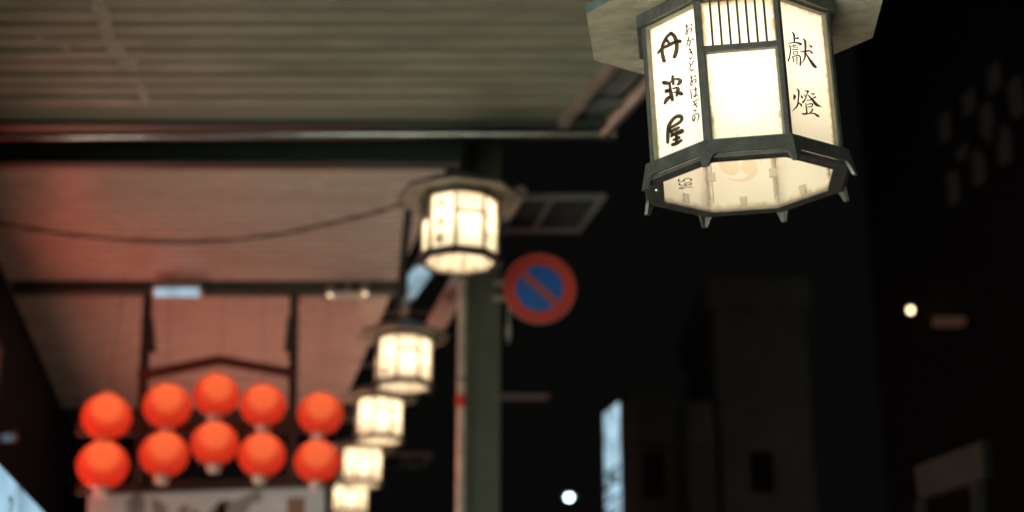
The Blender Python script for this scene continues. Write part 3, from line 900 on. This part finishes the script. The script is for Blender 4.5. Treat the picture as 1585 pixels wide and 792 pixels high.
for i, (px, py, d, yaw, lab, arm) in enumerate(spots):
    c = copy_lantern(L0)
    c['label'] = lab
    c.matrix_world = Matrix.Translation(at_depth(px, py, d)) @ Matrix.Rotation(R(yaw), 4, 'Z')
    rod(c, 0.62, bulge=(i == 1), arm=arm)

# ------------------------------------------------------------------ cable under the second roof
mb = MB(); pts = []
ctl = [(-120, 322), (0, 346), (130, 366), (270, 374), (400, 367), (520, 344), (640, 312)]
P = smooth_pts([(a, b, 0) for a, b in ctl], 8)
pts = [at_y(a, b, 12.0 + 0.0006 * a) for a, b, _ in P]
mb.tube(pts, 0.015, 8)
tag(mb.build('cable', M['cable'], smooth=60), 'thin brown cable sagging in front of the second arcade roof', 'cable')

# ------------------------------------------------------------------ hanging frame with red lanterns and signboard
YF = 14.86
fr = thing('hanging_frame', 'dark hanging rack with a peaked red timber bar, holding the red lanterns', 'frame', at_y(336, 470, YF))
fo = fr.location
def fl(px, py, y=YF): return at_y(px, py, y) - fo
for (xt, xb_) in ((230, 210), (456, 450)):
    mb = MB()
    mb.bar(fl(xt, 446), fl(xb_, 800), 0.085, 0.06, (0, 1, 0))
    mb.build('hanger', M['steel'], fr)
    mb = MB()
    mb.bar(fl(xt - 2, 492, YF - 0.04), fl(xt - 5 + (8 if xt < 300 else -2), 545, YF - 0.04), 0.11, 0.05, (0, 1, 0))
    mb.build('hanger_sleeve', M['steel'], fr)
mb = MB()
mb.bar(fl(214, 582), fl(340, 557), 0.09, 0.08, (0, 1, 0)); mb.bar(fl(338, 557), fl(460, 579), 0.088, 0.078, (0, 1, 0))
mb.build('peaked_bar', M['wood_red'], fr, bevel=0.004)
mb = MB()
mb.bar(fl(120, 664, YF + 0.06), fl(520, 660, YF + 0.06), 0.12, 0.08, (0, 1, 0))
mb.build('crossbar', M['steel'], fr)
mb = MB()
mb.bar(fl(120, 756, YF + 0.06), fl(520, 744, YF + 0.06), 0.10, 0.08, (0, 1, 0))
mb.build('lower_bar', M['steel'], fr)

def make_red():
    t = thing('red_lantern', '', 'lantern', group='red paper lanterns on the hanging rack')
    prof = []
    n = 26
    for i in range(n + 1):
        a = -math.pi / 2 * 0.86 + (math.pi * 0.86) * i / n
        rib = 1 + 0.010 * math.cos(i * math.pi)
        prof.append((0.247 * math.cos(a) * rib, 0.225 * math.sin(a)))
    MB().lathe(prof, 32).build('lantern_skin', M['redskin'], t, smooth=80)
    mb = MB(); mb.lathe([(0.0, 0.265), (0.055, 0.263), (0.075, 0.25), (0.078, 0.208), (0.06, 0.206)], 20)
    mb.build('top_cap', M['cap'], t, smooth=50)
    mb = MB(); mb.lathe([(0.06, -0.206), (0.078, -0.208), (0.076, -0.275), (0.06, -0.30), (0.0, -0.302)], 20)
    mb.build('bottom_cap', M['cap'], t, smooth=50)
    mb = MB()
    prof = [(0.252 * math.cos(a), 0.262 * math.sin(a)) for a in [-0.80 - 0.055 * i for i in range(10)]]
    mb.lathe(prof, 28)
    mb.build('clear_cover', M['cover'], t, smooth=80)
    mb = MB(); mb.lathe([(0.125 * math.cos(a), 0.075 + 0.115 * math.sin(a)) for a in [-1.55 + 3.1 * i / 8 for i in range(9)]], 12)
    mb.build('bulb', M['redbulb'], t)
    return t
reds = [(165, 645, 40, 'red round lantern at the left end of the upper row'),
        (259, 628, 39, 'red round lantern second from left in the upper row, right of the left hanger'),
        (335, 611, 37, 'highest red round lantern, just under the peak of the timber bar'),
        (407, 627, 37, 'red round lantern in the upper row just left of the right hanger'),
        (496, 640, 37, 'red round lantern at the right end of the upper row'),
        (159, 719, 41, 'red round lantern at the left end of the lower row, lowest on the left'),
        (254, 703, 39, 'red round lantern second from left in the lower row, above the signboard'),
        (332, 686, 38, 'red round lantern in the middle of the lower row, under the highest one'),
        (405, 704, 38, 'red round lantern fourth from left in the lower row'),
        (491, 714, 37, 'red round lantern at the right end of the lower row, touching a white lantern')]
proto = make_red()
def copy_red(src):
    c = src.copy(); COL.objects.link(c)
    for ch in reds_base:
        d = ch.copy(); COL.objects.link(d); d.parent = c
    return c
reds_base = list(proto.children)
for i, (px, py, r, lab) in enumerate(reds):
    c = proto if i == 0 else copy_red(proto)
    c['label'] = lab
    pos = at_y(px, py, YF - 0.30)
    c.location = pos
    s = r / 38.0 * 0.91
    c.scale = (s, s, s)
    c.rotation_euler = (R(random.uniform(-3, 3)), R(random.uniform(-3, 3)), random.uniform(0, 6))
    up_ = (ZC + 0.05 - pos.z) / s if i < 5 else 0.34
    MB().tube([(0, 0, 0.26), (0, 0, up_)], 0.003, 6).build('cord', M['steel'], c)

sb0 = at_y(136, 766, YF - 0.12); sb1 = at_y(503, 754, YF - 0.12)
sbr = thing('signboard', 'pale grey signboard with faded brush writing below the red lanterns', 'sign', sb0)
d = (sb1 - sb0); Ls = d.length; dx = d.normalized(); dz = Vector((-dx.z, 0, dx.x))
def sf(x, z, n): return Vector((0, 0, 0)) + dx * x + dz * z + Vector((0, -n, 0))
MB().box(0, Ls, -0.75, 0.0, -0.05, 0.0, lambda x, z, n: sf(x, z, n)).build('panel', M['board'], sbr, bevel=0.006)
mb = MB()
for a in ((-0.02, Ls + 0.02, 0.0, 0.02), (-0.02, Ls + 0.02, -0.77, -0.75)): mb.box(a[0], a[1], a[2], a[3], -0.055, 0.012, lambda x, z, n: sf(x, z, n))
mb.build('panel_rim', M['glassframe'], sbr)
mb = MB()
sts = [[(66,14,16),(78,10,20),(80,26,18),(66,30,14)], [(104,12,10),(112,26,22),(118,40,12)], [(150,28,18),(146,44,14)], [(166,30,8),(172,46,16)], [(190,40,14),(214,24,26),(200,50,16)], [(226,22,10),(262,10,18)], [(232,30,16),(236,54,14)], [(250,14,14),(240,34,12)], [(100,56,18),(190,60,12)]]
px2m = Ls / 367.0
strokes_to(mb, [((0, 0, 1), sts)], lambda x, y, l: sf(x * px2m, -y * px2m, 0.004 + l))
mb.build('brush_writing', M['board_ink'], sbr)
MB().box(309 * px2m, 336 * px2m, -0.42, -0.085, 0.001, 0.004, lambda x, z, n: sf(x, z, n)).build('seal_mark', M['board_brown'], sbr)

# ------------------------------------------------------------------ lamps under the roofs
def tube_lamp(a, b, lab, mat=M['tube'], wd=0.10, ht=0.05, group=None):
    a, b = Vector(a), Vector(b)
    t = thing('tube_lamp', lab, 'lamp', a, group)
    dd = b - a
    mb = MB(); mb.bar((0, 0, 0.055), dd + Vector((0, 0, 0.055)), wd * 1.1, 0.04); mb.build('housing', M['zinc'], t)
    n_ = dd.normalized() * 0.04
    MB().tube([n_ * 0.5, dd - n_ * 0.5], ht * 0.62, 10).build('tube', mat, t, smooth=60)
    mb = MB()
    for q, e in ((Vector((0, 0, 0)), n_), (dd, -n_)):
        mb = MB(); mb.tube([q - e * 0.2, q + e * 0.4], ht * 0.72, 10); mb.build('end_socket', M['cap'], t, smooth=60)
    return t
tube_lamp(at_y(238, 452, 14.6), at_y(312, 452, 14.6), 'bluish lit tube lamp on the cross beam above the left hanger', wd=0.12, ht=0.075)
tube_lamp(at_y(670, 398, 14.4), at_y(631, 451, 15.3), 'bluish lit tube lamp at the street edge of the roof, beside the nearer blurred lantern', wd=0.16, ht=0.15)
# a small one far left on the wall
tube_lamp(at_y(-40, 677, 15.6), at_y(24, 677, 15.6), 'faint blue lamp strip at the left edge above the light box', M['tube_dim'], wd=0.06, ht=0.06)
sp = thing('spot_lamp', 'twin spot lamp with two warm bulbs on a short bar under the cross beam', 'lamp', at_y(538, 456, 14.6))
so = sp.location
MB().tube([at_y(512, 456, 14.6) - so, at_y(564, 456, 14.6) - so], 0.035, 10).build('bar', M['cap'], sp, smooth=50)
for px, py in ((511, 455), (565, 453)):
    c_ = at_y(px, py, 14.55) - so
    mb = MB(); mb.lathe([(0.001, -0.03), (0.024, -0.012), (0.024, 0.012), (0.001, 0.03)], 12, c_)
    bu = mb.build('bulb', M['spot'], sp, smooth=80)
    mb = MB(); mb.lathe([(0.03, -0.005), (0.045, 0.03), (0.035, 0.075), (0.0, 0.08)], 14, c_)
    mb.build('shade', M['zinc'], bu, smooth=60)
for nm in ('stem',):
    mb = MB(); mb.tube([(0, 0, 0.0), (0, 0.05, 0.16)], 0.02, 8); mb.build(nm, M['zinc'], sp, smooth=50)

# ------------------------------------------------------------------ round sign on the post
sgp = at_y(835, 446, 12.7)
sg = thing('road_sign', 'round blue no parking sign with red ring and diagonal bar, on the post', 'sign', sgp)
srad = 56.5 / 2302.0 * 12.7
def disc(mb, r0, r1, y, n=56):
    vs = []
    for i in range(n):
        a = 2 * math.pi * i / n
        vs += [(r0 * math.cos(a), y, r0 * math.sin(a)), (r1 * math.cos(a), y, r1 * math.sin(a))]
    mb.add(vs, [(2 * i, 2 * i + 1, (2 * i + 3) % (2 * n), (2 * i + 2) % (2 * n)) for i in range(n)])
mb = MB()
mb.prism([(srad * math.cos(2 * math.pi * i / 56), srad * math.sin(2 * math.pi * i / 56)) for i in range(56)], 0.0, 0.012, fn=lambda x, y, z: (x, z, y))
plate = mb.build('plate', M['zinc'], sg)
mb = MB(); disc(mb, srad * 0.655, srad * 0.985, -0.002); mb.build('red_ring', M['sign_red'], sg)
mb = MB(); ri = srad * 0.655
n = 40
for sgn in (1, -1):                              # two blue segments either side of the bar
    hb_ = 0.085 * srad * 1.25
    a0 = math.asin(hb_ / ri)
    poly = [(ri * math.cos(a0 + (math.pi - 2 * a0) * i / n), sgn * ri * math.sin(a0 + (math.pi - 2 * a0) * i / n)) for i in range(n + 1)]
    th = R(-43)
    poly = [(x * math.cos(th) - y * math.sin(th), x * math.sin(th) + y * math.cos(th)) for x, y in poly]
    tr = tessellate_polygon([[Vector((x, y, 0)) for x, y in poly]])
    mb.add([(x, -0.002, y) for x, y in poly], [tuple(t_) for t_ in tr])
mb.build('blue_field', M['sign_blue'], sg)
mb = MB(); th = R(-43); c_, s_ = math.cos(th), math.sin(th)
q = [(-ri, -hb_), (ri, -hb_), (ri, hb_), (-ri, hb_)]
mb.add([(x * c_ - y * s_, -0.0012, x * s_ + y * c_) for x, y in q], [(0, 1, 2, 3)])
mb.build('diagonal_bar', M['sign_bar'], sg)
for z_ in (0.06, -0.08):
    mb = MB(); mb.bar((-0.40, 0.04, z_), (0.1, 0.04, z_), 0.035, 0.04); mb.build('mounting_arm', M['zinc'], sg)
tagp = at_y(787, 512, 12.7) - sgp
mb = MB(); mb.box(tagp.x - 0.022, tagp.x + 0.022, 0.0, 0.03, tagp.z - 0.05, tagp.z + 0.05); mb.bar((tagp.x, 0.03, tagp.z - 0.1), (tagp.x, 0.03, 0.1), 0.02, 0.02, (0, 1, 0))
mb.build('bracket_end', M['zinc'], sg, bevel=0.004)

# glazed roof lights out over the street
GG = 'glazed frames beside the arcade edge'
def glazed(px0, px1, py0, py1, sk, lab):
    a = at_z(px0, py0, ZC); b = at_z(px1, py0, ZC); c_ = at_z(px0, py1, ZC)
    wd = b.x - a.x; dp = c_.y - a.y
    t = thing('glazed_frame', lab, 'canopy', a, GG)
    def g(x, y, z): return (x + SL * y, y, z)
    mb = MB(); e = 0.09
    mb.box(0, wd, 0, e, 0, 0.03, g); mb.box(0, wd, dp - e, dp, 0, 0.03, g)
    mb.box(0, e * 0.7, e, dp - e, 0, 0.03, g); mb.box(wd - e * 0.6, wd, e, dp - e, 0, 0.03, g)
    mb.box(wd * 0.5 - 0.02, wd * 0.5 + 0.02, e, dp - e, 0.002, 0.028, g)
    mb.build('metal_frame', M['glassframe'], t)
    for x0, x1 in ((e * 0.7, wd * 0.5 - 0.02), (wd * 0.5 + 0.02, wd - e * 0.6)):
        mb = MB(); mb.box(x0, x1, e, dp - e, 0.012, 0.018, g); mb.build('pane', M['glasspane'], t)
    mb = MB(); mb.bar(g(0.04, 0.1, 0.03), g(-0.55, 0.1, 0.03), 0.05, 0.05); mb.build('support_arm', M['steel'], t)
    return t
glazed(778, 939, 305, 361, 0, 'grey metal frame with two dark panes, right of the blurred front lantern')
glazed(778, 851, 613, 618, 0, 'narrow bluish grey glazed frame seen edge on, right of the green post')
glazed(592, 670, 704, 722, 0, 'faint glazed frame far away, left of the downpipe beside the small lanterns')

# ------------------------------------------------------------------ light boxes
a = at_y(-60, 652, 8.0); 
x0, y0 = a.x, a.y
lb = thing('light_box', 'pale blue lit sign box with a red mark in the lower left corner', 'sign', (x0, y0, a.z - 1.0))
bb = at_y(78, 799, 8.4)
# face parallel to the frontage, top edge level
ztop = at_y(0, 716, 8.0).z
px_far = None
pA = at_z(-60, 651, ztop); pB = at_z(74, 796, ztop)
lb.location = (pA.x, pA.y, ztop - 0.9)
dAB = Vector((pB.x - pA.x, pB.y - pA.y, 0)); Lb = dAB.length; dAB.normalize(); nb = Vector((dAB.y, -dAB.x, 0))
def lbf(x, z, n): return dAB * x + Vector((0, 0, z)) + nb * n
Lb2 = Lb + 0.5
MB().box(0, Lb2, 0, 0.9, -0.16, -0.004, lambda x, z, n: lbf(x, z, n)).build('casing', M['zinc'], lb, bevel=0.004)
MB().box(0.015, Lb2 - 0.015, 0.015, 0.885, -0.003, 0.004, lambda x, z, n: lbf(x, z, n)).build('lit_face', M['blue_light'], lb)
def on_face(px, py):
    r = ray(px, py); o = Vector((0, 0, CAMZ))
    P0 = Vector((pA.x, pA.y, ztop - 0.9)); t_ = (P0 - o).dot(nb) / r.dot(nb)
    h = o + r * t_ - P0
    return h.dot(dAB), h.z
mb = MB()
m1 = [on_face(12, 768), on_face(17, 778), on_face(14, 795)]
strokes_to(mb, [((0, 0, 1), [[(m1[0][0], m1[0][1], 0.012), (m1[1][0], m1[1][1], 0.045), (m1[2][0], m1[2][1], 0.035)]])], lambda x, y, l: lbf(x, y, 0.006 + l))
mb.build('red_mark', M['red_ink'], lb)
mb = MB()
m2 = [on_face(28, 752), on_face(33, 765), on_face(28, 800)]
strokes_to(mb, [((0, 0, 1), [[(m2[0][0], m2[0][1], 0.01), (m2[1][0], m2[1][1], 0.02), (m2[2][0], m2[2][1], 0.02)]])], lambda x, y, l: lbf(x, y, 0.006 + l))
mb.build('blue_mark', M['blue_ink'], lb)

YS = 24.0
zt = at_y(945, 628, YS).z
s0 = at_z(959, 617, zt); s1 = at_z(934, 637, zt)
vs_ = thing('light_box', 'tall narrow blue lit sign standing out from the dark building at the right', 'sign', (s0.x, s0.y, zt - 4.0))
dd = Vector((s1.x - s0.x, s1.y - s0.y, 0)); Lv = dd.length; dd.normalize(); nn = Vector((-dd.y, dd.x, 0))
if nn.x > 0: nn = -nn
def vf(x, z, n): return dd * x + Vector((0, 0, z)) + nn * n
MB().box(0, Lv, 0, 4.0, -0.28, -0.004, lambda x, z, n: vf(x, z, n)).build('casing', M['steel'], vs_, bevel=0.01)
MB().box(0.04, Lv - 0.04, 0.04, 3.96, -0.003, 0.006, lambda x, z, n: vf(x, z, n)).build('lit_face', M['blue_sign'], vs_)
mb = MB(); rnd = random.Random(3)
sts = []
for r_ in range(7):
    zc = 3.96 - 1.05 - r_ * 0.42
    for j in range(4):
        xx = Lv * (0.15 + 0.7 * rnd.random()); zz = zc - rnd.random() * 0.26
        sts.append([(xx - 0.14, zz, 0.055), (xx + 0.14 * rnd.random() + 0.08, zz + rnd.uniform(-0.06, 0.06), 0.07)])
    sts.append([(Lv * 0.1, zc + 0.06, 0.06), (Lv * 0.9, zc + 0.05, 0.06)])
    sts.append([(Lv * (0.3 + 0.4 * rnd.random()), zc, 0.05), (Lv * (0.3 + 0.4 * rnd.random()), zc - 0.30, 0.04)])
strokes_to(mb, [((0, 0, 1), sts)], lambda x, y, l: vf(x, y, 0.009 + l))
mb.build('sign_writing', M['blue_ink'], vs_)
for z in (3.4, 0.5):
    mb = MB(); mb.bar(vf(Lv * 0.5, z, -0.26), vf(Lv * 0.5, z, -1.6), 0.06, 0.06); mb.build('bracket', M['steel'], vs_)

# ------------------------------------------------------------------ street lamp and dark buildings across the street
def street_lamp(px, py, Y, lab, r=0.085):
    p = at_y(px, py, Y)
    t = thing('street_lamp', lab, 'lamp', (p.x + 1.2, p.y, 0.0))
    mb = MB(); mb.tube([(0, 0, 0), (0, 0, p.z - 0.3), (-0.15, 0, p.z + 0.15), (-0.6, 0, p.z + 0.25), (-1.1, 0, p.z + 0.22)], [0.09, 0.06, 0.055, 0.05, 0.045], 12)
    mb.build('pole', M['steel'], t, smooth=50)
    mb = MB(); mb.lathe([(0.0, 0.2), (0.12, 0.19), (0.26, 0.10), (0.28, 0.04), (0.0, 0.04)], 16, (-1.2, 0, p.z))
    mb.build('lamp_head', M['zinc'], t, smooth=50)
    mb = MB(); mb.lathe([(0.001, -r * 0.85), (r * 0.7, -r * 0.6), (r, 0.0), (r * 0.9, 0.04)], 16, (-1.2, 0, p.z))
    mb.build('globe', M['lamp_white'], t, smooth=80)
    return t
street_lamp(881, 769, 46.0, 'bright white street lamp far away at the bottom, left of the blue sign')

def block(name, label, px0, px1, pyt, Y, dep, mat, windows=(), parapet=0.0, cat='building'):
    a = at_y(px0, pyt, Y); b = at_y(px1, pyt, Y)
    t = thing(name, label, cat, ((a.x + b.x) / 2, Y, 0))
    wd = (b.x - a.x); hz = a.z
    MB().box(-wd / 2, wd / 2, 0, dep, 0, hz).build('wall', mat, t)
    if parapet:
        MB().box(-wd / 2 - 0.25, wd / 2 + 0.12, -0.25, dep + 0.1, hz + 0.003, hz + parapet).build('parapet', mat, t)
    for (x0, y0, x1, y1) in windows:
        A = at_y(x0, y0, Y) - t.location; B = at_y(x1, y1, Y) - t.location
        m_ = MB(); m_.box(A.x, B.x, -0.035, -0.015, B.z, A.z); o = m_.build('window', M['window_dark'], t)
        f_ = MB(); e = 0.08
        f_.box(A.x - e, B.x + e, -0.06, -0.003, A.z, A.z + e); f_.box(A.x - e, B.x + e, -0.08, -0.003, B.z - e, B.z)
        f_.box(A.x - e, A.x, -0.06, -0.003, B.z, A.z); f_.box(B.x, B.x + e, -0.06, -0.003, B.z, A.z); f_.box((A.x + B.x) / 2 - 0.03, (A.x + B.x) / 2 + 0.03, -0.055, -0.036, B.z, A.z)
        f_.build('window_frame', M['stucco_dark'], o)
    return t
block('tower_building', 'tall narrow grey building barely visible in the dark across the street', 1104, 1246, 480, 48.0, 8, M['stucco'], [(1162, 700, 1196, 760)], 1.0)
block('low_building', 'lower grey building in the dark between the blue sign and the tower', 1048, 1104, 620, 47.0, 9, M['stucco'], [])
block('corner_building', 'dark building with one window just right of the blue sign', 978, 1046, 604, 45.5, 10, M['stucco_dark'], [(996, 700, 1028, 770)])

# tall building on the right side of the street
RX = 8.1
def rs(y): return street(RX, y)
tb = thing('office_building', 'tall black building on the right with rows of dim small windows', 'building', (rs(16), 16, 0))
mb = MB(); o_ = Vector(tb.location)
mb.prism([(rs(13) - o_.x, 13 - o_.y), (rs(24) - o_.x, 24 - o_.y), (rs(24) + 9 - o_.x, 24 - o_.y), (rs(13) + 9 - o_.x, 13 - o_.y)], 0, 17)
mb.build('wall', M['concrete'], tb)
nw = Vector((-1, SL, 0)).normalized(); dw = Vector((SL, 1, 0)).normalized()
def on_wall(px, py):
    r = ray(px, py); o = Vector((0, 0, CAMZ)); P0 = Vector((rs(16), 16, 0))
    return o + r * ((P0 - o).dot(nw) / r.dot(nw)) - o_
for (px, py, hh) in ((1541, 121, 0.42), (1502, 159, 0.38), (1465, 197, 0.46), (1575, 152, 0.6), (1530, 192, 0.6), (1557, 225, 0.56), (1492, 237, 0.24), (1517, 258, 0.56), (1478, 290, 0.52)):
    c_ = on_wall(px, py)
    def wf(x, z, n, c_=c_): return c_ + dw * x + Vector((0, 0, z)) + nw * n
    m_ = MB(); m_.box(-0.22, 0.22, -hh / 2, hh / 2, 0.004, 0.01, lambda x, z, n: wf(x, z, n)); o = m_.build('window', M['window_dim'], tb)
    f_ = MB(); e = 0.05
    for (xa, xb2, za, zb_) in ((-0.22 - e, 0.22 + e, hh / 2, hh / 2 + e), (-0.22 - e, 0.22 + e, -hh / 2 - e, -hh / 2), (-0.22 - e, -0.22, -hh / 2, hh / 2), (0.22, 0.22 + e, -hh / 2, hh / 2)):
        f_.box(xa, xb2, za, zb_, 0.003, 0.04, lambda x, z, n: wf(x, z, n))
    f_.build('window_frame', M['concrete'], o)
c_ = on_wall(1494, 496)
MB().box(-0.42, 0.0, -0.04, 0.16, -0.05, 0.05, lambda x, y, z: c_ + Vector((x, y, z))).build('balcony_light', M['lamp_orange'], tb)
c2 = on_wall(1434, 481) + o_ + nw * 0.25
wl = thing('wall_lamp', 'small warm glowing lamp high on the dark building at the right', 'lamp', c2)
mb = MB(); mb.lathe([(0.001, -0.05), (0.035, -0.034), (0.044, 0.0), (0.035, 0.034), (0.001, 0.05)], 14); mb.build('globe', M['lamp_warm'], wl, smooth=80)
mb = MB(); mb.bar((0, 0, 0.08), Vector((0, 0, 0.08)) - nw * 0.25, 0.03, 0.03); mb.lathe([(0.07, 0.06), (0.05, 0.09), (0.0, 0.095)], 14); mb.build('bracket', M['steel'], wl)

# pale portal frame at the lower right
YP = 15.5
pf = thing('sign_frame', 'dim grey empty sign frame with a sloping top at the lower right', 'frame', at_y(1470, 792, YP))
po = Vector(pf.location)
def pq(px, py, Y): return at_y(px, py, Y) - po
A, B = (1416, 722), (1522, 680)
mb = MB()
ya, yb = YP + 0.7, YP - 0.2
def quadbar(c4, th=0.12):
    P = [Vector(c) for c in c4]; n_ = (P[1] - P[0]).cross(P[2] - P[0]).normalized()
    if n_.y < 0: n_ = -n_
    mb.add(P + [p + n_ * th for p in P], [(0, 1, 2, 3), (7, 6, 5, 4), (0, 4, 5, 1), (1, 5, 6, 2), (2, 6, 7, 3), (3, 7, 4, 0)])
quadbar([pq(1415, 722, ya), pq(1520, 681, yb), pq(1524, 738, yb), pq(1422, 772, ya)])
mb.build('header', M['portal'], pf)
mb = MB(); quadbar([pq(1422, 773, ya), pq(1434, 769, ya), pq(1438, 1150, ya), pq(1426, 1150, ya)]); mb.build('leg', M['portal'], pf)
mb = MB(); quadbar([pq(1508, 744, yb), pq(1524, 739, yb), pq(1536, 1150, yb), pq(1520, 1150, yb)]); mb.build('leg', M['portal'], pf)
